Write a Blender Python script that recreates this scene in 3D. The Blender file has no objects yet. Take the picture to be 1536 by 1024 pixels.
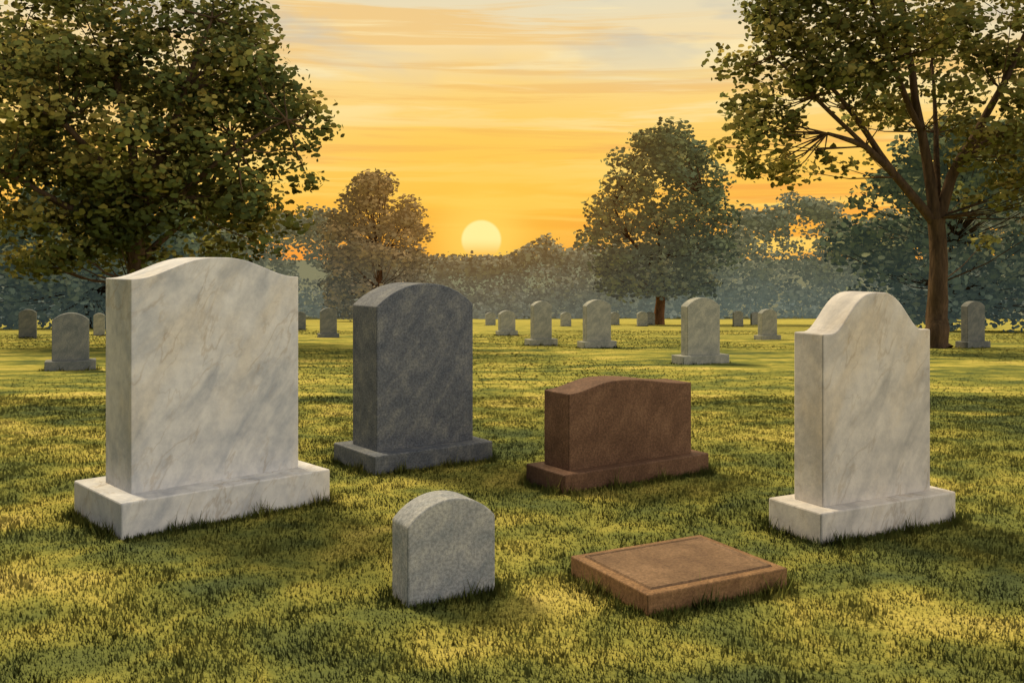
import bpy, bmesh, math, numpy as np
from mathutils import Vector, Matrix
rng = np.random.default_rng(11)
scene = bpy.context.scene
scene.view_settings.view_transform = 'Standard'
scene.view_settings.look = 'None'
scene.view_settings.exposure = 0

def gz(y):
    y = np.asarray(y, dtype=float)
    t = np.minimum(y, 150.0) - 9.0
    return -0.05 * (np.sqrt(t * t + 9.0) + t) / 2

# ------------------------------------------------------------ node helpers
class NT:
    def __init__(s, tree): s.t = tree; s.n = tree.nodes; s.l = tree.links
    def node(s, typ, **kw):
        n = s.n.new(typ)
        for k, v in kw.items(): setattr(n, k, v)
        return n
    def set(s, sock, v):
        if isinstance(v, bpy.types.NodeSocket): s.l.new(v, sock)
        elif isinstance(v, (tuple, list)) and sock.type == 'RGBA' and len(v) == 3: sock.default_value = (*v, 1)
        else: sock.default_value = v
    def math(s, op, a, b=0.0, clamp=False):
        n = s.node('ShaderNodeMath', operation=op, use_clamp=clamp)
        s.set(n.inputs[0], a); s.set(n.inputs[1], b); return n.outputs[0]
    def mix(s, f, a, b, blend='MIX'):
        n = s.node('ShaderNodeMix', data_type='RGBA', blend_type=blend)
        s.set(n.inputs[0], f); s.set(n.inputs[6], a); s.set(n.inputs[7], b); return n.outputs[2]
    def rng(s, v, a, b, c=0.0, d=1.0, smooth=True):
        n = s.node('ShaderNodeMapRange', interpolation_type='SMOOTHSTEP' if smooth else 'LINEAR')
        s.set(n.inputs[0], v)
        for i, x in enumerate((a, b, c, d)): n.inputs[i + 1].default_value = x
        return n.outputs[0]
    def noise(s, vec, scale, detail=4, rough=.55, dist=0.0, color=False):
        n = s.node('ShaderNodeTexNoise')
        s.set(n.inputs['Vector'], vec)
        n.inputs['Scale'].default_value = scale; n.inputs['Detail'].default_value = detail
        n.inputs['Roughness'].default_value = rough; n.inputs['Distortion'].default_value = dist
        return n.outputs['Color' if color else 'Fac']
    def mapping(s, vec, scale=(1, 1, 1), rot=(0, 0, 0), loc=(0, 0, 0)):
        n = s.node('ShaderNodeMapping')
        s.set(n.inputs[0], vec); n.inputs['Scale'].default_value = scale
        n.inputs['Rotation'].default_value = rot; n.inputs['Location'].default_value = loc
        return n.outputs[0]
    def ramp(s, f, stops):
        n = s.node('ShaderNodeValToRGB'); cr = n.color_ramp
        while len(cr.elements) < len(stops): cr.elements.new(0.5)
        for e, (p, c) in zip(cr.elements, stops): e.position = p; e.color = (*c, 1)
        s.set(n.inputs[0], f); return n.outputs[0]

def new_mat(name):
    m = bpy.data.materials.new(name); m.use_nodes = True
    t = NT(m.node_tree); t.n.clear()
    out = t.node('ShaderNodeOutputMaterial')
    return m, t, out

# ------------------------------------------------------------ materials
def grass_color(t):
    pos = t.node('ShaderNodeNewGeometry').outputs['Position']
    p2 = t.mapping(pos, scale=(1, 1, 0))
    big = t.noise(t.mapping(p2, scale=(.30, .62, 1)), 1.0, 3, .55, .6)
    med = t.noise(p2, 1.7, 4, .62, .5)
    f = t.math('ADD', t.math('MULTIPLY', big, 1.1), t.math('MULTIPLY', med, .95))
    f = t.math('SUBTRACT', f, .53)
    c = t.ramp(f, [(.27, (.095, .120, .046)), (.40, (.165, .185, .050)), (.53, (.29, .28, .062)), (.65, (.46, .395, .088)), (.8, (.58, .47, .13))])
    sp = t.node('ShaderNodeSeparateXYZ'); t.set(sp.inputs[0], pos)
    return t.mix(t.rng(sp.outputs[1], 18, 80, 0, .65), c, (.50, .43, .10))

def mat_ground():
    m, t, out = new_mat('grass_ground')
    c = grass_color(t)
    pos = t.node('ShaderNodeNewGeometry').outputs['Position']
    fine = t.noise(pos, 40, 3, .7)
    c = t.mix(1.0, c, t.ramp(fine, [(.3, (.80, .80, .80)), (.7, (1.06, 1.06, 1.06))]), 'MULTIPLY')
    sp = t.node('ShaderNodeSeparateXYZ'); t.set(sp.inputs[0], pos)
    c = t.mix(t.rng(sp.outputs[1], 86, 104), c, (.15, .165, .12))  # distant ground colour blended to a painted haze tone
    b = t.node('ShaderNodeBsdfDiffuse'); t.set(b.inputs[0], c)
    bm = t.node('ShaderNodeBump'); bm.inputs['Strength'].default_value = .4; bm.inputs['Distance'].default_value = .03
    t.set(bm.inputs['Height'], fine); t.l.new(bm.outputs[0], b.inputs['Normal'])
    t.l.new(b.outputs[0], out.inputs[0]); return m

def mat_grass():
    m, t, out = new_mat('grass_blades')
    c = grass_color(t)
    a = t.node('ShaderNodeAttribute', attribute_name='tint').outputs['Fac']
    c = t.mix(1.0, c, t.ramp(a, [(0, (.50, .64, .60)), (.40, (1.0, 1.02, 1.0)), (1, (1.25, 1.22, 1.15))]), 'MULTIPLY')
    up = t.node('ShaderNodeCombineXYZ'); up.inputs[2].default_value = 1.0
    b = t.node('ShaderNodeBsdfDiffuse'); t.set(b.inputs[0], c); t.l.new(up.outputs[0], b.inputs['Normal'])
    t.l.new(b.outputs[0], out.inputs[0]); return m

def mat_leaf(name, dark, light, warm, haze=None, transl=.3, air_glow=None):
    """air: emission added to far leaves to imitate mist and sun glow (depends only on world position)"""
    m, t, out = new_mat(name)
    a = t.node('ShaderNodeAttribute', attribute_name='tint').outputs['Fac']
    pos = t.node('ShaderNodeNewGeometry').outputs['Position']
    n = t.noise(pos, .55, 2, .6)
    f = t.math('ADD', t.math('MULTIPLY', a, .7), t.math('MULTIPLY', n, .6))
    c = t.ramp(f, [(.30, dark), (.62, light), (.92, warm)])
    sp = t.node('ShaderNodeSeparateXYZ'); t.set(sp.inputs[0], pos)
    if haze:  # aerial haze painted into the leaf colour, stronger towards the ground
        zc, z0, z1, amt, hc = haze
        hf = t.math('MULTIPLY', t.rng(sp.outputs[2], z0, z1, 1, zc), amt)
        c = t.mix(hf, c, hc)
    d = t.node('ShaderNodeBsdfDiffuse'); t.set(d.inputs[0], c)
    cn = t.node('ShaderNodeAttribute', attribute_name='cn').outputs['Vector']
    geo = t.node('ShaderNodeNewGeometry').outputs['Normal']
    mx = t.node('ShaderNodeMix', data_type='VECTOR'); mx.inputs[0].default_value = .78
    t.l.new(geo, mx.inputs[4]); t.l.new(cn, mx.inputs[5])
    nn = t.node('ShaderNodeVectorMath', operation='NORMALIZE'); t.l.new(mx.outputs[1], nn.inputs[0])
    t.l.new(nn.outputs[0], d.inputs['Normal'])
    sh = d.outputs[0]
    if transl > 0:
        tr = t.node('ShaderNodeBsdfTranslucent'); t.set(tr.inputs[0], t.mix(.5, c, warm))
        ms = t.node('ShaderNodeMixShader'); ms.inputs[0].default_value = transl
        t.l.new(sh, ms.inputs[1]); t.l.new(tr.outputs[0], ms.inputs[2]); sh = ms.outputs[0]
    if air_glow:
        ct, cb, z0, z1, wx, wr = air_glow
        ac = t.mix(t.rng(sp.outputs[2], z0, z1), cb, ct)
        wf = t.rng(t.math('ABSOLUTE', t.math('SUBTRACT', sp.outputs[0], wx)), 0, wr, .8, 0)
        ac = t.mix(t.math('MULTIPLY', wf, t.rng(sp.outputs[2], z0 + 1, z1, .3, 1)), ac, (.19, .095, .022))  # warm sun glow painted into the emission around one x position
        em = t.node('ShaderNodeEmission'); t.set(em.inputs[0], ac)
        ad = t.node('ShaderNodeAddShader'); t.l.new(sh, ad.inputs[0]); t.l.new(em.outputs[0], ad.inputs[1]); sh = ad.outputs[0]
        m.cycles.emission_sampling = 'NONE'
    t.l.new(sh, out.inputs[0]); return m

def mat_bark(name, c0, c1):
    m, t, out = new_mat(name)
    pos = t.node('ShaderNodeNewGeometry').outputs['Position']
    n = t.noise(t.mapping(pos, scale=(6, 6, 1.2)), 1.5, 5, .65, .3)
    b = t.node('ShaderNodeBsdfDiffuse'); t.set(b.inputs[0], t.ramp(n, [(.3, c0), (.7, c1)]))
    bm = t.node('ShaderNodeBump'); bm.inputs['Strength'].default_value = .8; bm.inputs['Distance'].default_value = .05
    t.set(bm.inputs['Height'], n); t.l.new(bm.outputs[0], b.inputs['Normal'])
    t.l.new(b.outputs[0], out.inputs[0]); return m

def mat_marble(name, white, grey, veinc, wm=.45):
    m, t, out = new_mat(name)
    o = t.node('ShaderNodeTexCoord').outputs['Object']
    r = t.mapping(t.mapping(o, rot=(0, math.radians(-32), 0)), scale=(2.5, 1.6, .9))
    cloud = t.noise(r, 1.7, 6, .62, .4)
    base = t.ramp(cloud, [(.33, grey), (.50, white), (.68, tuple(min(1, x * 1.14) for x in white))])
    v = t.noise(t.mapping(r, loc=(3, 1, 5)), 1.0, 5, .56, .3)
    vein = t.rng(t.math('ABSOLUTE', t.math('SUBTRACT', v, .5)), 0.0, .014, 1, 0)
    v2 = t.noise(t.mapping(r, loc=(7, 3, 1)), 1.7, 4, .56, .3)
    vein2 = t.rng(t.math('ABSOLUTE', t.math('SUBTRACT', v2, .5)), 0.0, .012, 1, 0)
    mask = t.rng(t.noise(o, 2.5, 2), .40, .62)
    c = t.mix(t.math('MULTIPLY', t.math('MULTIPLY', vein, mask), .38), base, veinc)
    c = t.mix(t.math('MULTIPLY', t.math('MULTIPLY', vein2, mask), .26), c, veinc)
    warm = t.noise(t.mapping(r, loc=(11, 2, 9)), 1.3, 4, .6)
    c = t.mix(t.rng(warm, .48, .68, 0, wm), c, t.mix(1.0, c, (1.0, .90, .73), 'MULTIPLY'))
    stain = t.noise(o, 9, 5, .72)
    c = t.mix(.7, c, t.mix(1.0, c, t.ramp(stain, [(.35, (.72, .74, .79)), (.6, (1.03, 1.03, 1.03))]), 'MULTIPLY'))
    b = t.node('ShaderNodeBsdfPrincipled'); t.set(b.inputs['Base Color'], c); b.inputs['Roughness'].default_value = .65
    b.inputs['Specular IOR Level'].default_value = .15
    bm = t.node('ShaderNodeBump'); bm.inputs['Strength'].default_value = .15; bm.inputs['Distance'].default_value = .01
    t.set(bm.inputs['Height'], t.noise(o, 45, 4, .7)); t.l.new(bm.outputs[0], b.inputs['Normal'])
    t.l.new(b.outputs[0], out.inputs[0]); return m

def mat_granite(name, c0, c1, c2, spk=.5, scale=5.0, rot=-35):
    m, t, out = new_mat(name)
    o = t.node('ShaderNodeTexCoord').outputs['Object']
    cl = t.noise(t.mapping(t.mapping(o, rot=(0, math.radians(rot), 0)), scale=(1.2, 1, .85)), scale, 6, .74, .3)
    c = t.ramp(cl, [(.34, c0), (.5, c1), (.66, c2)])
    sp = t.noise(o, 60, 3, .8)
    c = t.mix(spk, c, t.mix(1.0, c, t.ramp(sp, [(.40, (.35, .35, .38)), (.5, (1, 1, 1)), (.62, (1.7, 1.7, 1.7))]), 'MULTIPLY'))
    b = t.node('ShaderNodeBsdfPrincipled'); t.set(b.inputs['Base Color'], c); b.inputs['Roughness'].default_value = .7
    b.inputs['Specular IOR Level'].default_value = .15
    bm = t.node('ShaderNodeBump'); bm.inputs['Strength'].default_value = .2; bm.inputs['Distance'].default_value = .006
    t.set(bm.inputs['Height'], sp); t.l.new(bm.outputs[0], b.inputs['Normal'])
    t.l.new(b.outputs[0], out.inputs[0]); return m

M_ground = mat_ground(); M_grass = mat_grass()
M_marbleL = mat_marble('white_marble', (.60, .595, .58), (.39, .41, .44), (.33, .25, .15), .45)
M_marbleR = mat_marble('cream_marble', (.63, .59, .53), (.44, .42, .39), (.36, .28, .18), .55)
M_gran = mat_granite('dark_granite', (.072, .085, .108), (.115, .126, .142), (.19, .197, .19), .45, 6)
M_graygr = mat_granite('grey_granite', (.19, .215, .23), (.29, .30, .30), (.42, .42, .38), .35, 4.5)
M_far = mat_granite('weathered_granite', (.20, .215, .19), (.29, .295, .25), (.40, .39, .31), .3, 4)
M_fard = mat_granite('weathered_dark_granite', (.10, .115, .115), (.15, .16, .15), (.22, .22, .19), .3, 4)
M_brown = mat_granite('brown_granite', (.100, .054, .033), (.142, .078, .047), (.20, .114, .068), .4, 4)
M_bronze = mat_granite('bronze_granite', (.16, .086, .042), (.23, .130, .060), (.32, .185, .085), .4, 3)
M_plate = mat_granite('bronze_granite_panel', (.135, .081, .046), (.18, .110, .060), (.24, .148, .083), .35, 5)

# ------------------------------------------------------------ geometry helpers
def add_obj(name, me, mat=None, parent=None):
    ob = bpy.data.objects.new(name, me); scene.collection.objects.link(ob)
    if mat: me.materials.append(mat)
    if parent: ob.parent = parent
    return ob

def mesh_np(name, verts, loops, sizes, smooth=False):
    me = bpy.data.meshes.new(name)
    n = len(sizes)
    me.vertices.add(len(verts)); me.vertices.foreach_set('co', np.ascontiguousarray(verts, dtype=np.float32).ravel())
    me.loops.add(len(loops)); me.loops.foreach_set('vertex_index', np.ascontiguousarray(loops, dtype=np.int32))
    me.polygons.add(n)
    st = np.concatenate([[0], np.cumsum(sizes)[:-1]]).astype(np.int32)
    me.polygons.foreach_set('loop_start', st); me.polygons.foreach_set('loop_total', np.asarray(sizes, dtype=np.int32))
    me.polygons.foreach_set('use_smooth', np.full(n, smooth))
    me.update(calc_edges=True); return me

def slab_mesh(name, profile, thick, z0=0.0):
    pts = [(profile[0][0], z0)] + list(profile) + [(profile[-1][0], z0)]
    n = len(pts)
    v = [(x, 0, z) for x, z in pts] + [(x, thick, z) for x, z in pts]
    f = [list(range(n)), list(range(2 * n - 1, n - 1, -1))]
    for i in range(n):
        j = (i + 1) % n; f.append([j, i, i + n, j + n])
    me = bpy.data.meshes.new(name); me.from_pydata(v, [], f); me.update()
    bm = bmesh.new(); bm.from_mesh(me); bmesh.ops.recalc_face_normals(bm, faces=bm.faces); bm.to_mesh(me); bm.free()
    return me

def bevel(ob, w, seg=2, ang=35):
    b = ob.modifiers.new('bevel', 'BEVEL'); b.width = w; b.segments = seg
    b.limit_method = 'ANGLE'; b.angle_limit = math.radians(ang)

def prof(kind, w, sh, pk, n=36):
    out = []
    for i in range(n + 1):
        t = i / n; x = t * w; s = abs(2 * t - 1)
        if kind == 'serp': z = sh + (pk - sh) * (.5 + .5 * math.cos(math.pi * min(1, s * 1.03) ** 1.2))
        elif kind == 'wave':
            c = .38; q = (c - t) / c if t < c else (t - c) / (1 - c)
            z = sh + (pk - sh) * (.5 + .5 * math.cos(math.pi * min(1, q * 1.04) ** 1.15))
        elif kind == 'arc':
            h = pk - sh; R = (w * w / 4 + h * h) / (2 * h); z = pk - R + math.sqrt(max(0, R * R - (x - w / 2) ** 2))
        elif kind == 'bell':
            if s > .84: z = sh
            else:
                q = s / .84; z = sh + (pk - sh) * (.5 + .5 * math.cos(math.pi * q ** 1.45))
        else: z = sh
        out.append((x, z))
    return out

TUFT = []
def monument(name, P0, deg, bw, bd, bh, sw, sd, kind, sh, pk, mat, basemat=None, bevs=.008):
    """P0: nearest (front-left) corner of the footprint, heights are above the local ground"""
    x0, y0 = P0; g = float(gz(y0))
    e = bpy.data.objects.new(name, None); e.empty_display_size = .2
    scene.collection.objects.link(e)
    e.location = (x0, y0, g); e.rotation_euler = (0, 0, math.radians(deg))
    if bh > 0:
        me = slab_mesh('base', [(0, bh), (bw, bh)], bd, -.25)
        b = add_obj('base', me, basemat or mat, e); bevel(b, .010, 2)
    ox = (bw - sw) / 2; oy = (bd - sd) / 2
    me = slab_mesh('slab', prof(kind, sw, sh, pk), sd, bh - .004 if bh > 0 else -.25)
    s = add_obj('slab', me, mat, e); s.location = (ox, oy, 0); bevel(s, bevs, 2, 30)
    TUFT.append((x0, y0, math.radians(deg), bw, bd))
    return e

monument('marble_headstone', (-2.249, 5.73), 42, 1.39, .80, .21, 1.13, .42, 'serp', 1.495, 1.625, M_marbleL, bevs=.006)
monument('granite_headstone', (-1.033, 7.49), 36, 1.083, .70, .145, .89, .41, 'arc', 1.26, 1.435, M_gran)
monument('brown_granite_headstone', (.363, 6.86), 34, 1.385, .47, .135, 1.18, .30, 'wave', .675, .740, M_brown)
monument('marble_headstone', (1.747, 5.62), 28, 1.128, .43, .18, .905, .235, 'bell', 1.18, 1.415, M_marbleR)
monument('small_granite_headstone', (-.481, 4.604), 30, .462, .19, 0, .462, .19, 'arc', .37, .478, M_graygr)
fm = bpy.data.objects.new('flat_grave_marker', None); scene.collection.objects.link(fm)
fm.location = (.614, 4.493, float(gz(4.5))); fm.rotation_euler = (0, 0, math.radians(28))
b = add_obj('block', slab_mesh('block', [(0, .098), (.835, .098)], .67, -.2), M_bronze, fm); bevel(b, .007)
bm = bmesh.new()
def ring(i, z): return [bm.verts.new(p) for p in ((i, i, z), (.835 - i, i, z), (.835 - i, .67 - i, z), (i, .67 - i, z))]
r0 = ring(.050, .0975); r1 = ring(.056, .107); r2 = ring(.064, .107); r3 = ring(.071, .1015)
for a, c in ((r0, r1), (r1, r2), (r2, r3)):
    for k in range(4): bm.faces.new((a[k], a[(k + 1) % 4], c[(k + 1) % 4], c[k]))
bm.faces.new(r3)
me = bpy.data.meshes.new('plate'); bm.to_mesh(me); bm.free(); add_obj('plate', me, M_plate, fm)
TUFT.append((.614, 4.493, math.radians(28), .835, .67))

FAR = [(-18.1, 37, 1.04, .60, 0, 20, M_fard, 'arc'), (-8.05, 17.8, 1.03, .62, .85, 22, M_fard, 'arc'), (-16.5, 39.6, .88, .42, 0, 20, M_far, 'arc'),
       (-6.61, 35.5, 1.09, .58, .72, 20, M_fard, 'arc'), (-.21, 39.6, .98, .66, .80, 22, M_far, 'arc'), (.87, 29.4, 1.30, .60, .90, 24, M_far, 'arc'),
       (2.38, 27.5, 1.33, .78, 1.03, 24, M_far, 'arc'), (3.07, 56.6, .83, .6, 0, 20, M_far, 'arc'), (3.81, 19.7, 1.32, .78, 1.10, 24, M_far, 'arc'),
       (8.66, 33.4, 1.05, .62, .8, 22, M_far, 'arc'), (12.9, 27.5, 1.29, .64, .85, 22, M_fard, 'arc'),
       (-1.3, 60, .8, .6, 0, 15, M_far, 'arc'), (6.4, 62, .8, .6, 0, 15, M_far, 'arc'), (7.6, 58, .85, .6, 0, 15, M_far, 'arc'),
       (8.9, 64, .8, .6, 0, 15, M_far, 'arc'), (13.2, 58, .9, .6, 0, 15, M_far, 'arc'), (15.2, 62, .8, .6, 0, 15, M_far, 'arc'),
       (-12.4, 58, .85, .6, 0, 15, M_far, 'arc'), (-10.7, 50, .9, .6, 0, 15, M_fard, 'arc'), (24.5, 52, .9, .6, 0, 15, M_far, 'arc'),
       (26.5, 50, .85, .6, 0, 15, M_far, 'arc'), (-30, 55, .9, .6, 0, 15, M_far, 'arc'), (5.0, 66, .75, .55, 0, 15, M_far, 'arc'),
       (19.5, 60, .8, .6, 0, 15, M_fard, 'arc'), (10.6, 60, .8, .55, 0, 15, M_far, 'arc'), (-3.2, 66, .8, .6, 0, 15, M_far, 'arc')]
for x, y, h, sw, bw, dg, mt, k in FAR:
    a = math.radians(dg); W = bw or sw; sd = .24 if y < 45 else .2; bd = sd + (.2 if bw else 0)
    px = x - (W * math.cos(a) - bd * math.sin(a)) / 2
    monument('weathered_headstone', (px, y), dg, W, bd, .17 if bw else 0, sw, sd, k, h - sw * .22, h, mt, bevs=.01)

# ------------------------------------------------------------ ground
def spaced(a, b, n, p):
    t = np.linspace(-1, 1, n); return np.sign(t) * np.abs(t) ** p * b
xs = spaced(0, 900, 141, 2.6)
ys = np.concatenate([np.linspace(-40, 2, 12), np.linspace(2.5, 20, 60), np.linspace(21, 160, 90), np.geomspace(170, 2500, 25)])
X, Y = np.meshgrid(xs, ys)
Z = gz(Y)
far = np.clip((Y - 12) / 20, 0, 1) * np.clip((200 - Y) / 60, 0, 1)
Z = Z + .05 * far * np.sin(X * .35 + Y * .12) * np.sin(Y * .23)
V = np.stack([X, Y, Z], -1).reshape(-1, 3); nx, ny = len(xs), len(ys)
i, j = np.meshgrid(np.arange(nx - 1), np.arange(ny - 1)); q = (j * nx + i).ravel()
L = np.stack([q, q + 1, q + nx + 1, q + nx], 1).ravel()
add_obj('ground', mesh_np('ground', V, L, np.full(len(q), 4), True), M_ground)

# ------------------------------------------------------------ grass
def blades(x, y, h, w, tint, name_lists):
    n = len(x); a = rng.uniform(0, 2 * np.pi, n); lean = rng.uniform(0, .7, n) * h; la = rng.uniform(0, 2 * np.pi, n)
    z = gz(y) - .004
    dx = np.cos(a) * w / 2; dy = np.sin(a) * w / 2
    p0 = np.stack([x - dx, y - dy, z], 1); p1 = np.stack([x + dx, y + dy, z], 1)
    p2 = np.stack([x + np.cos(la) * lean, y + np.sin(la) * lean, z + h], 1)
    name_lists.append((np.stack([p0, p1, p2], 1).reshape(-1, 3), tint))
GL = []
n = 300000
y = 3.3 + (13 - 3.3) * rng.random(n) ** 1.15; x = rng.uniform(-.72, .72, n) * (y + .6)
clump = .5 + .5 * np.sin(x * 5.1 + 2 * np.sin(y * 3.3)) * np.sin(y * 6.3 + 2 * np.sin(x * 2.7))
blades(x, y, (.012 + .018 * rng.random(n)) * (.6 + .8 * clump), rng.uniform(.005, .010, n) * (.7 + y * .07), .34 + rng.random(n) * .33 + .15 * clump, GL)
n = 80000
y = 12 + 36 * rng.random(n) ** 1.3; x = rng.uniform(-.70, .70, n) * y
blades(x, y, rng.uniform(.012, .028, n), rng.uniform(.015, .03, n) * (y / 14), .38 + .35 * rng.random(n), GL)
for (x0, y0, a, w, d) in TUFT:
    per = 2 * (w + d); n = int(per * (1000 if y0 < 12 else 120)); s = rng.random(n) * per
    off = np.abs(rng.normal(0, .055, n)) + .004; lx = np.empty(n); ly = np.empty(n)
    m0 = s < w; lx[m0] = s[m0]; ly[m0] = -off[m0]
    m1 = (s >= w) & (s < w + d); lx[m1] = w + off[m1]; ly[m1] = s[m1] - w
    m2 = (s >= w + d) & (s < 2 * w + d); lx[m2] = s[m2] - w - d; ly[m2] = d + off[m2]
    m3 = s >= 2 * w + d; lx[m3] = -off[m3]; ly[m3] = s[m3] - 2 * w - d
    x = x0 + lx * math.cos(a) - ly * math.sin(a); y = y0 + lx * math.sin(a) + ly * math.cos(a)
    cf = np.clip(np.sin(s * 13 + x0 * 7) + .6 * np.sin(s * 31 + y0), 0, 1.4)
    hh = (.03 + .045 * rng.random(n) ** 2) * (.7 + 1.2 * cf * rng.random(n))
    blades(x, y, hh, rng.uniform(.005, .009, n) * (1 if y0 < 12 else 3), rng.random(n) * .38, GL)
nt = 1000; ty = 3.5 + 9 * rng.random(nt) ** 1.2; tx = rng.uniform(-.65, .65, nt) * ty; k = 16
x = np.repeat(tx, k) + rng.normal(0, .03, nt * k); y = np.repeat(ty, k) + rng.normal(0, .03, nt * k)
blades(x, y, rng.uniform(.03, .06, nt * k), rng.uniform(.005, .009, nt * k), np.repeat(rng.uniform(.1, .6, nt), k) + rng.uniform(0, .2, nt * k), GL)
V = np.concatenate([g[0] for g in GL]); T = np.concatenate([g[1] for g in GL]); n = len(T)
me = mesh_np('grass', V, np.arange(3 * n), np.full(n, 3))
at = me.attributes.new('tint', 'FLOAT', 'FACE'); at.data.foreach_set('value', T.astype(np.float32))
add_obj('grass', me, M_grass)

# ------------------------------------------------------------ trees
def dab_mesh(name, C, N, size, tint, cn, k=6):
    n = len(C); N = N / np.linalg.norm(N, axis=1, keepdims=True)
    up = np.where(np.abs(N[:, 2:3]) > .9, np.array([[1., 0, 0]]), np.array([[0, 0, 1.]]))
    U = np.cross(N, up); U /= np.linalg.norm(U, axis=1, keepdims=True); W = np.cross(N, U)
    ang = np.arange(k)[None, :] * 2 * np.pi / k + rng.uniform(0, 6.3, (n, 1)) + rng.uniform(-.25, .25, (n, k))
    rad = size[:, None] * rng.uniform(.6, 1.15, (n, k))
    V = C[:, None, :] + (np.cos(ang) * rad)[..., None] * U[:, None, :] + (np.sin(ang) * rad * .7)[..., None] * W[:, None, :]
    me = mesh_np(name, V.reshape(-1, 3), np.arange(n * k), np.full(n, k))
    a = me.attributes.new('tint', 'FLOAT', 'FACE'); a.data.foreach_set('value', tint.astype(np.float32))
    a = me.attributes.new('cn', 'FLOAT_VECTOR', 'FACE'); a.data.foreach_set('vector', cn.astype(np.float32).ravel())
    return me

def foliage(name, clusters, leaf, dens, mat, parent, center, k=6):
    """clusters: (x,y,z,r) world metres"""
    Cs, Ns, Ss, Ts, CN = [], [], [], [], []
    for (x, y, z, r) in clusters:
        n = max(16, int(dens * r * r / (leaf * leaf)))
        d = rng.normal(size=(n, 3)); d /= np.linalg.norm(d, axis=1, keepdims=True)
        rr = r * (rng.random(n) ** .4) * rng.uniform(.88, 1.10, n)
        p = np.array([x, y, z]) + d * rr[:, None] * np.array([1.1, 1.1, .80])
        t = rng.uniform(.12, .72)
        Cs.append(p); Ns.append(rng.normal(size=(n, 3)) * .7 + d)
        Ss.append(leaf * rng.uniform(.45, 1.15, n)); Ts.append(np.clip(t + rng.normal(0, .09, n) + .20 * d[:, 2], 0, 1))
        o = np.array([x, y, z]) - center; o = o / (np.linalg.norm(o) + 1e-6)
        cn = d + .4 * o; CN.append(cn / np.linalg.norm(cn, axis=1, keepdims=True))
    me = dab_mesh(name, np.concatenate(Cs), np.concatenate(Ns), np.concatenate(Ss), np.concatenate(Ts), np.concatenate(CN), k)
    return add_obj(name, me, mat, parent)

def tube(pts, rads, seg=8):
    pts = np.array(pts, float)
    P = [pts[0]]; R = [rads[0]]
    for a in range(len(pts) - 1):
        for t in (1 / 3, 2 / 3, 1):
            q = pts[a] * (1 - t) + pts[a + 1] * t
            if t < 1: q = q + rng.normal(0, rads[a] * .25, 3)
            P.append(q); R.append(rads[a] * (1 - t) + rads[a + 1] * t)
    P = np.array(P); R = np.array(R); V = []; F = []
    for a in range(len(P)):
        d = P[min(a + 1, len(P) - 1)] - P[max(a - 1, 0)]; d /= np.linalg.norm(d) + 1e-9
        u = np.cross(d, [0, 1, 0.01]); u /= np.linalg.norm(u); w = np.cross(d, u)
        for s in range(seg):
            an = 2 * np.pi * s / seg; V.append(P[a] + R[a] * (np.cos(an) * u + np.sin(an) * w))
    for a in range(len(P) - 1):
        for s in range(seg):
            s2 = (s + 1) % seg; F.append((a * seg + s, a * seg + s2, (a + 1) * seg + s2, (a + 1) * seg + s))
    return V, F

def wood(name, limbs, mat, parent):
    V, F = [], []
    for pts, rads in limbs:
        v, f = tube(pts, rads); o = len(V); V += [tuple(q) for q in v]; F += [tuple(i + o for i in q) for q in f]
    me = bpy.data.meshes.new(name); me.from_pydata(V, [], F); me.update()
    me.polygons.foreach_set('use_smooth', np.full(len(F), True))
    return add_obj(name, me, mat, parent)

def tree(name, x0, y0, sc, limbs, clusters, leaf, dens, leafmat, barkmat, twig=2.2):
    """limbs: ([(dx,dy,h)...],[r...]), clusters: (dx,dy,h,r) in model units of sc metres"""
    g = float(gz(y0)); e = bpy.data.objects.new(name, None); scene.collection.objects.link(e)
    cl = [(x0 + a * sc, y0 + b * sc, g + h * sc, r * sc) for a, b, h, r in clusters]
    lm = [([(x0 + a * sc, y0 + b * sc, g + h * sc - (.15 if h == 0 else 0)) for a, b, h in p], [q * sc for q in r]) for p, r in limbs]
    pts = np.array([q for p, r in lm for q in p[1:]])
    extra = []
    for c in cl:
        d = np.linalg.norm(pts - np.array(c[:3]), axis=1) + np.where(pts[:, 2] > c[2], 3 * sc * 20, 0)
        q = pts[np.argmin(d)]; m = (q + np.array(c[:3])) / 2 + np.array([0, 0, -c[3] * .25])
        extra.append(([tuple(q), tuple(m), c[:3]], [twig * sc, twig * .6 * sc, .4 * sc]))
    lm += extra
    wood('trunk_and_limbs', lm, barkmat, e)
    cen = np.mean([c[:3] for c in cl], axis=0)
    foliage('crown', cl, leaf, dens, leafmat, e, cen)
    return e

leafL = mat_leaf('leaves_oak', (.060, .094, .046), (.150, .185, .054), (.40, .32, .080))
leafR = mat_leaf('leaves_elm', (.068, .100, .044), (.180, .205, .060), (.48, .38, .10))
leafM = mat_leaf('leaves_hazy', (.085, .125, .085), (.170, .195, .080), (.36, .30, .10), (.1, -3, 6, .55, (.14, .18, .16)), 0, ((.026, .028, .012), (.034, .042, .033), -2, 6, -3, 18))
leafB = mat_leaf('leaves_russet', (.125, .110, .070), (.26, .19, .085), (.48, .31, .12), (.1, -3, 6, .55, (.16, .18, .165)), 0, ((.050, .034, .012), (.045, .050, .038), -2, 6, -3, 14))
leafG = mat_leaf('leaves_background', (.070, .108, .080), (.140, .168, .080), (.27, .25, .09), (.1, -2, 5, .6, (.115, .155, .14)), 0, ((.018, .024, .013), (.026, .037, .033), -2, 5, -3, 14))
bark = mat_bark('bark', (.055, .038, .026), (.15, .098, .058))
bark2 = mat_bark('bark_reddish', (.12, .064, .034), (.26, .13, .065))

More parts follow.
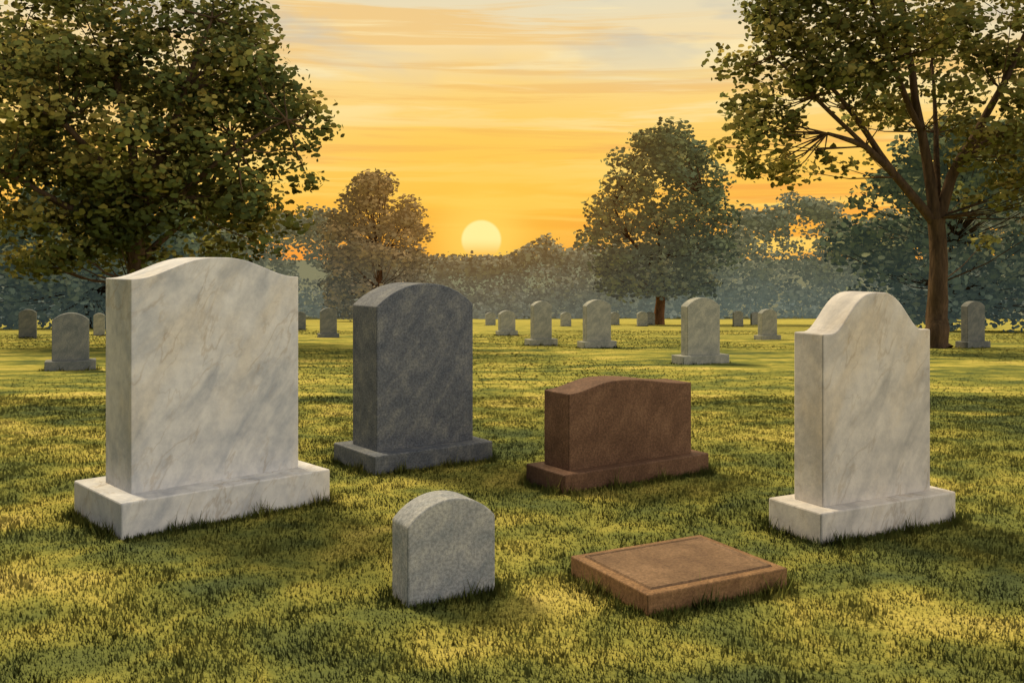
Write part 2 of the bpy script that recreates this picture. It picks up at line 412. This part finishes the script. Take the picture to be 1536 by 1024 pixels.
cl = []
while len(cl) < 185:
    d = rng.normal(size=3); d /= np.linalg.norm(d); q = rng.uniform(.35, .96)
    a, b, h = d[0] * 275 * q, d[1] * 220 * q, 335 + d[2] * 265 * q
    if h < 105: continue
    cl.append((a - 12, b, h, rng.uniform(30, 54)))
cl += [(285, 0, 325, 28), (275, -30, 350, 32), (240, 20, 300, 38), (262, 10, 245, 28), (235, 0, 190, 36), (200, -40, 150, 36), (-160, 0, 130, 42), (-100, -60, 120, 36), (230, -20, 395, 38),
       (190, 0, 455, 42), (130, 0, 130, 38), (170, -40, 240, 42), (210, 0, 340, 42), (-200, -50, 170, 44), (-220, 0, 260, 50), (150, -80, 430, 44), (165, -40, 520, 42), (120, 0, 560, 44),
       (60, -60, 125, 36), (-50, -80, 140, 36), (-10, -100, 200, 38), (100, -90, 190, 40), (210, 30, 270, 42), (170, 40, 180, 40), (200, -30, 220, 36), (240, 0, 355, 36), (150, 20, 380, 44),
       (60, -60, 520, 48), (90, -20, 490, 46), (-20, -40, 540, 48), (-110, -40, 520, 48), (-170, -20, 470, 48), (130, 40, 470, 44), (180, 20, 490, 38), (20, 40, 470, 46)]
T0 = [(8, 0, 0), (3, 0, 90), (8, 0, 175)]
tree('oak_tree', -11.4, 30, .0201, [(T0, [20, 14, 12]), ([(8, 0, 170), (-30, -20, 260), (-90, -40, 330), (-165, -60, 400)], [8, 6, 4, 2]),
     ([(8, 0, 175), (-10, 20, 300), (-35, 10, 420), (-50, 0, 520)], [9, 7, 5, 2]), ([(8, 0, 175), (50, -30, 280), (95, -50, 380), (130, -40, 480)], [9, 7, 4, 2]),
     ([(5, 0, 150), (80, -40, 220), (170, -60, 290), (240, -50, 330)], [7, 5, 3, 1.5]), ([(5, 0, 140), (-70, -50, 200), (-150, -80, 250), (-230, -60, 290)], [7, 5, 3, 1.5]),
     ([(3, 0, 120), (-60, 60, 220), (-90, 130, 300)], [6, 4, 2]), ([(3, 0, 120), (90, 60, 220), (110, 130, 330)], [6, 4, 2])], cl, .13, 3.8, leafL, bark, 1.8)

base = [(-278, 425, 44), (-258, 470, 46), (-268, 325, 42), (-285, 285, 34), (-240, 268, 38), (-190, 275, 36), (-208, 375, 48), (-218, 485, 52), (-158, 465, 52), (-108, 495, 56),
        (-158, 405, 46), (-78, 405, 46), (-120, 345, 34), (-18, 465, 56), (-8, 385, 46), (52, 445, 56), (72, 365, 50), (32, 305, 42), (112, 405, 58), (92, 295, 50), (142, 330, 54),
        (130, 500, 58), (20, 540, 58), (-80, 570, 58), (-180, 560, 56), (90, 235, 42), (140, 240, 50), (190, 400, 55), (190, 290, 50), (60, 590, 60), (-240, 545, 52), (-280, 375, 38), (-50, 330, 28),
        (-60, 460, 48), (60, 500, 54), (-270, 505, 42), (130, 190, 38), (-235, 320, 36), (-120, 440, 46), (-40, 520, 50), (-140, 520, 48), (100, 450, 50), (-200, 430, 44)]
cl = []
for a, h, r in base:
    for s in range(4):
        cl.append((a + rng.normal(0, 16), rng.uniform(-1, 1) * min(160, 40 + .5 * (300 - abs(a))), h + rng.normal(0, 16), r * rng.uniform(.6, .9)))
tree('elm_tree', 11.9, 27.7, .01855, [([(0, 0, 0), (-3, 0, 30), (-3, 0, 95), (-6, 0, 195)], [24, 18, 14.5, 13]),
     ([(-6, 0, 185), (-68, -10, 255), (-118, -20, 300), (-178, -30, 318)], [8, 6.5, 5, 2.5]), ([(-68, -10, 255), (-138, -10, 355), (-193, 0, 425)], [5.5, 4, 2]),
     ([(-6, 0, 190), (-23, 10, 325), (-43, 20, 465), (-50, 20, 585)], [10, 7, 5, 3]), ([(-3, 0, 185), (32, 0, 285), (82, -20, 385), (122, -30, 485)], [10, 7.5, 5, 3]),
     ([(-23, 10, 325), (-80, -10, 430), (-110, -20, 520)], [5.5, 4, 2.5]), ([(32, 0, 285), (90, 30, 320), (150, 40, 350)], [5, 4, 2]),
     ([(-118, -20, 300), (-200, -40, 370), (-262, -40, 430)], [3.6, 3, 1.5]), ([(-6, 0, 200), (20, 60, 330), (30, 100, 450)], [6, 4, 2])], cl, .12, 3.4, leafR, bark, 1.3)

def dome(n, rows, depth, r0, r1):
    out = []
    hs = [q[0] for q in rows]; lo = [q[1] for q in rows]; hi = [q[2] for q in rows]
    for _ in range(n):
        h = rng.uniform(hs[0], hs[-1]); a, b = np.interp(h, hs, lo), np.interp(h, hs, hi)
        t = rng.uniform(-1, 1); y = rng.uniform(-1, .6) * depth * math.sqrt(max(0, 1 - t * t))
        out.append(((a + b) / 2 + t * (b - a) / 2, y, h, rng.uniform(r0, r1)))
    return out
rows = [(45, -70, 70), (80, -100, 105), (150, -108, 112), (190, -95, 100), (230, -78, 85), (262, -50, 52), (284, -18, 25)]
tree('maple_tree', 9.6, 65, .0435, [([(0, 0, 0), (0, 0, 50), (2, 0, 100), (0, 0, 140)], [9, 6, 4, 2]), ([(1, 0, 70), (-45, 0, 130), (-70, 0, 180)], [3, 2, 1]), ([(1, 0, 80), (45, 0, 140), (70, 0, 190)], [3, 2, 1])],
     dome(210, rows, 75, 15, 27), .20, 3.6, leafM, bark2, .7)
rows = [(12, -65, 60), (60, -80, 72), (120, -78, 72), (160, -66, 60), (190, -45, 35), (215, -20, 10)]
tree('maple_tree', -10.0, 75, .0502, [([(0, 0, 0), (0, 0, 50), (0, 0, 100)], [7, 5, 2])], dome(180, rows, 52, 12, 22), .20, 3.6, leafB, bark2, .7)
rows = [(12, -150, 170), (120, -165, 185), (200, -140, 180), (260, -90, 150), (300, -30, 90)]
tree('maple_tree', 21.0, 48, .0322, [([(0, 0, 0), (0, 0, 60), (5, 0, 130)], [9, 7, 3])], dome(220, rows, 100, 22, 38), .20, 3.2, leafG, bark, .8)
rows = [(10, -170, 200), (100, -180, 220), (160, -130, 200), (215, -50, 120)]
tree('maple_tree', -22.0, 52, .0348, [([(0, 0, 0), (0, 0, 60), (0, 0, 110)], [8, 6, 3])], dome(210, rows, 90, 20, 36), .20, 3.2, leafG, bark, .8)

treeM = mat_leaf('leaves_distant', (.13, .165, .150), (.18, .205, .145), (.27, .24, .13), (.15, -6.5, 4.0, .92, (.17, .205, .195)), 0,  # leaf colours paled and emission added to imitate aerial haze
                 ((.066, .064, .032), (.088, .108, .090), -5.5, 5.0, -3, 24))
prof_u = [-900, -500, -260, -100, 0, 150, 300, 420, 455, 500, 560, 640, 690, 745, 790, 832, 880, 980, 1100, 1130, 1185, 1235, 1285, 1400, 1536, 1700, 2000, 2400]
prof_v = [320, 310, 330, 330, 345, 350, 340, 318, 312, 325, 375, 384, 394, 392, 374, 357, 372, 380, 340, 318, 293, 305, 335, 310, 300, 310, 300, 310]
cl = []
for layer, (yy, nn) in enumerate(((98, 1300), (106, 800), (114, 900))):
    for _ in range(nn):
        u = rng.uniform(-850, 2350); vt = np.interp(u, prof_u, prof_v) + 11 * math.sin(u * .06 + layer) + 5 * math.sin(u * .15 + 2 * layer) + 3
        vt = min(vt, 384)
        v = 484 - (484 - vt) * rng.random() if rng.random() > .2 else vt + 12 * rng.random()
        yv = yy + rng.uniform(-4, 4); r = rng.uniform(14, 28) * .066
        v = max(v, vt + r / .066 * .65)
        cl.append(((u - 768) / 1493 * yv, yv, 1.6 - (v - 385) / 1493 * yv, r))
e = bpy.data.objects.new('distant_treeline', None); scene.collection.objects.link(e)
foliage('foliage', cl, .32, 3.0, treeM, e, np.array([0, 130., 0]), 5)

# ------------------------------------------------------------ world
SUN_EL, SUN_AZ = math.radians(45), math.radians(-46)   # azimuth from +Y towards +X
sd = Vector((math.sin(SUN_AZ) * math.cos(SUN_EL), math.cos(SUN_AZ) * math.cos(SUN_EL), math.sin(SUN_EL)))
w = bpy.data.worlds.new('World'); scene.world = w; w.use_nodes = True
t = NT(w.node_tree); t.n.clear()
out = t.node('ShaderNodeOutputWorld')
D = t.node('ShaderNodeTexCoord').outputs['Generated']
sp = t.node('ShaderNodeSeparateXYZ'); t.set(sp.inputs[0], D); dx, dy, dz = sp.outputs
wob = t.math('MULTIPLY', t.math('SUBTRACT', t.noise(t.mapping(D, scale=(3, 3, 14)), 1.2, 2), .5), .06)
el = t.math('ADD', dz, wob)
west = t.ramp(el, [(0.0, (.98, .40, .045)), (.035, (1.0, .49, .052)), (.08, (1.0, .58, .085)), (.125, (1.0, .64, .14)), (.17, (.99, .69, .24)), (.205, (.93, .72, .38)), (.26, (.78, .71, .51)), (.6, (.95, .88, .72))])  # last stop, overhead and out of view, brightened as shadow fill
st = t.noise(t.mapping(D, scale=(1.5, 1.5, 34)), 1.6, 5, .62, .5)
west = t.mix(t.math('MULTIPLY', t.rng(st, .47, .60), .75), west, t.mix(t.rng(dz, .03, .2), (.95, .37, .045), (.90, .56, .18)))
st2 = t.noise(t.mapping(D, scale=(1.5, 1.5, 28), loc=(4, 2, 7)), 1.6, 5, .62, .6)
west = t.mix(t.math('MULTIPLY', t.rng(st2, .48, .62), .8), west, t.mix(t.rng(dz, .05, .2), (1.0, .69, .14), (1.0, .82, .44)))
cl1 = t.noise(t.mapping(D, scale=(2.4, 2.4, 11), loc=(1.3, 5, 2)), 1.5, 4, .6, .8)
west = t.mix(t.math('MULTIPLY', t.math('MULTIPLY', t.rng(cl1, .44, .64), t.rng(dz, .15, .22)), .65), west, (.56, .54, .46))
az = math.atan2(-46, 1493); e0 = math.radians(.96)
S = Vector((math.sin(az) * math.cos(e0), math.cos(az) * math.cos(e0), math.sin(e0)))
vm = t.node('ShaderNodeVectorMath', operation='DISTANCE'); t.set(vm.inputs[0], D); vm.inputs[1].default_value = S
dist = vm.outputs['Value']
dxr = t.math('DIVIDE', t.math('SUBTRACT', dx, float(S.x)), .19); dzr = t.math('DIVIDE', t.math('ADD', dz, .012), .042)
rr = t.math('SQRT', t.math('ADD', t.math('MULTIPLY', dxr, dxr), t.math('MULTIPLY', dzr, dzr)))
west = t.mix(t.math('MULTIPLY', t.rng(rr, .15, 1.7, 1, 0), .9), west, (.95, .23, .025))
west = t.mix(t.math('MULTIPLY', t.rng(dist, .012, .22, 1, 0), .65), west, (1.0, .58, .055))
west = t.mix(t.math('MULTIPLY', t.rng(dist, .014, .065, 1, 0), .7), west, (1.0, .68, .11))
west = t.mix(t.rng(dist, .0182, .0212, 1, 0), west, t.mix(t.rng(dz, -.003, .020), (1.0, .52, .06), (1.0, .87, .32)))
west = t.mix(t.rng(dz, -.03, 0.0, 1, 0), west, (.30, .28, .16))
# sky behind the camera, invented for lighting: bright fill at right, dark blue at left
east = t.mix(t.rng(dx, -.10, .85), (.060, .095, .17), (1.95, 1.76, 1.50))
east = t.mix(t.rng(dz, -.05, .02, 1, 0), east, (.12, .13, .08))
sky = t.mix(t.rng(dy, -.15, .45, 1, 0), west, east)
sky = t.mix(t.rng(dx, -.80, -.50, .9, 0), sky, (.08, .11, .17))  # unseen left sky darkened to keep the stones' left sides in shade
ns = t.node('ShaderNodeTexSky', sky_type='NISHITA'); ns.sun_disc = False; ns.sun_elevation = SUN_EL; ns.sun_rotation = SUN_AZ
bg1 = t.node('ShaderNodeBackground'); t.set(bg1.inputs[0], sky); bg1.inputs[1].default_value = 1.0
bg2 = t.node('ShaderNodeBackground'); t.l.new(ns.outputs[0], bg2.inputs[0]); bg2.inputs[1].default_value = .002
ad = t.node('ShaderNodeAddShader'); t.l.new(bg1.outputs[0], ad.inputs[0]); t.l.new(bg2.outputs[0], ad.inputs[1])
t.l.new(ad.outputs[0], out.inputs[0])

sl = bpy.data.lights.new('sun', 'SUN'); sl.energy = 4.2; sl.angle = math.radians(14); sl.color = (1, .82, .54)
so = bpy.data.objects.new('sun', sl); scene.collection.objects.link(so)
so.rotation_euler = sd.to_track_quat('Z', 'Y').to_euler()

cam = bpy.data.cameras.new('camera'); co = bpy.data.objects.new('camera', cam); scene.collection.objects.link(co)
cam.sensor_width = 36; cam.lens = 35; cam.clip_end = 5000; cam.shift_y = -(512 - 385) / 1536
co.location = (0, 0, 1.6); co.rotation_euler = (math.radians(90), 0, 0)
scene.camera = co
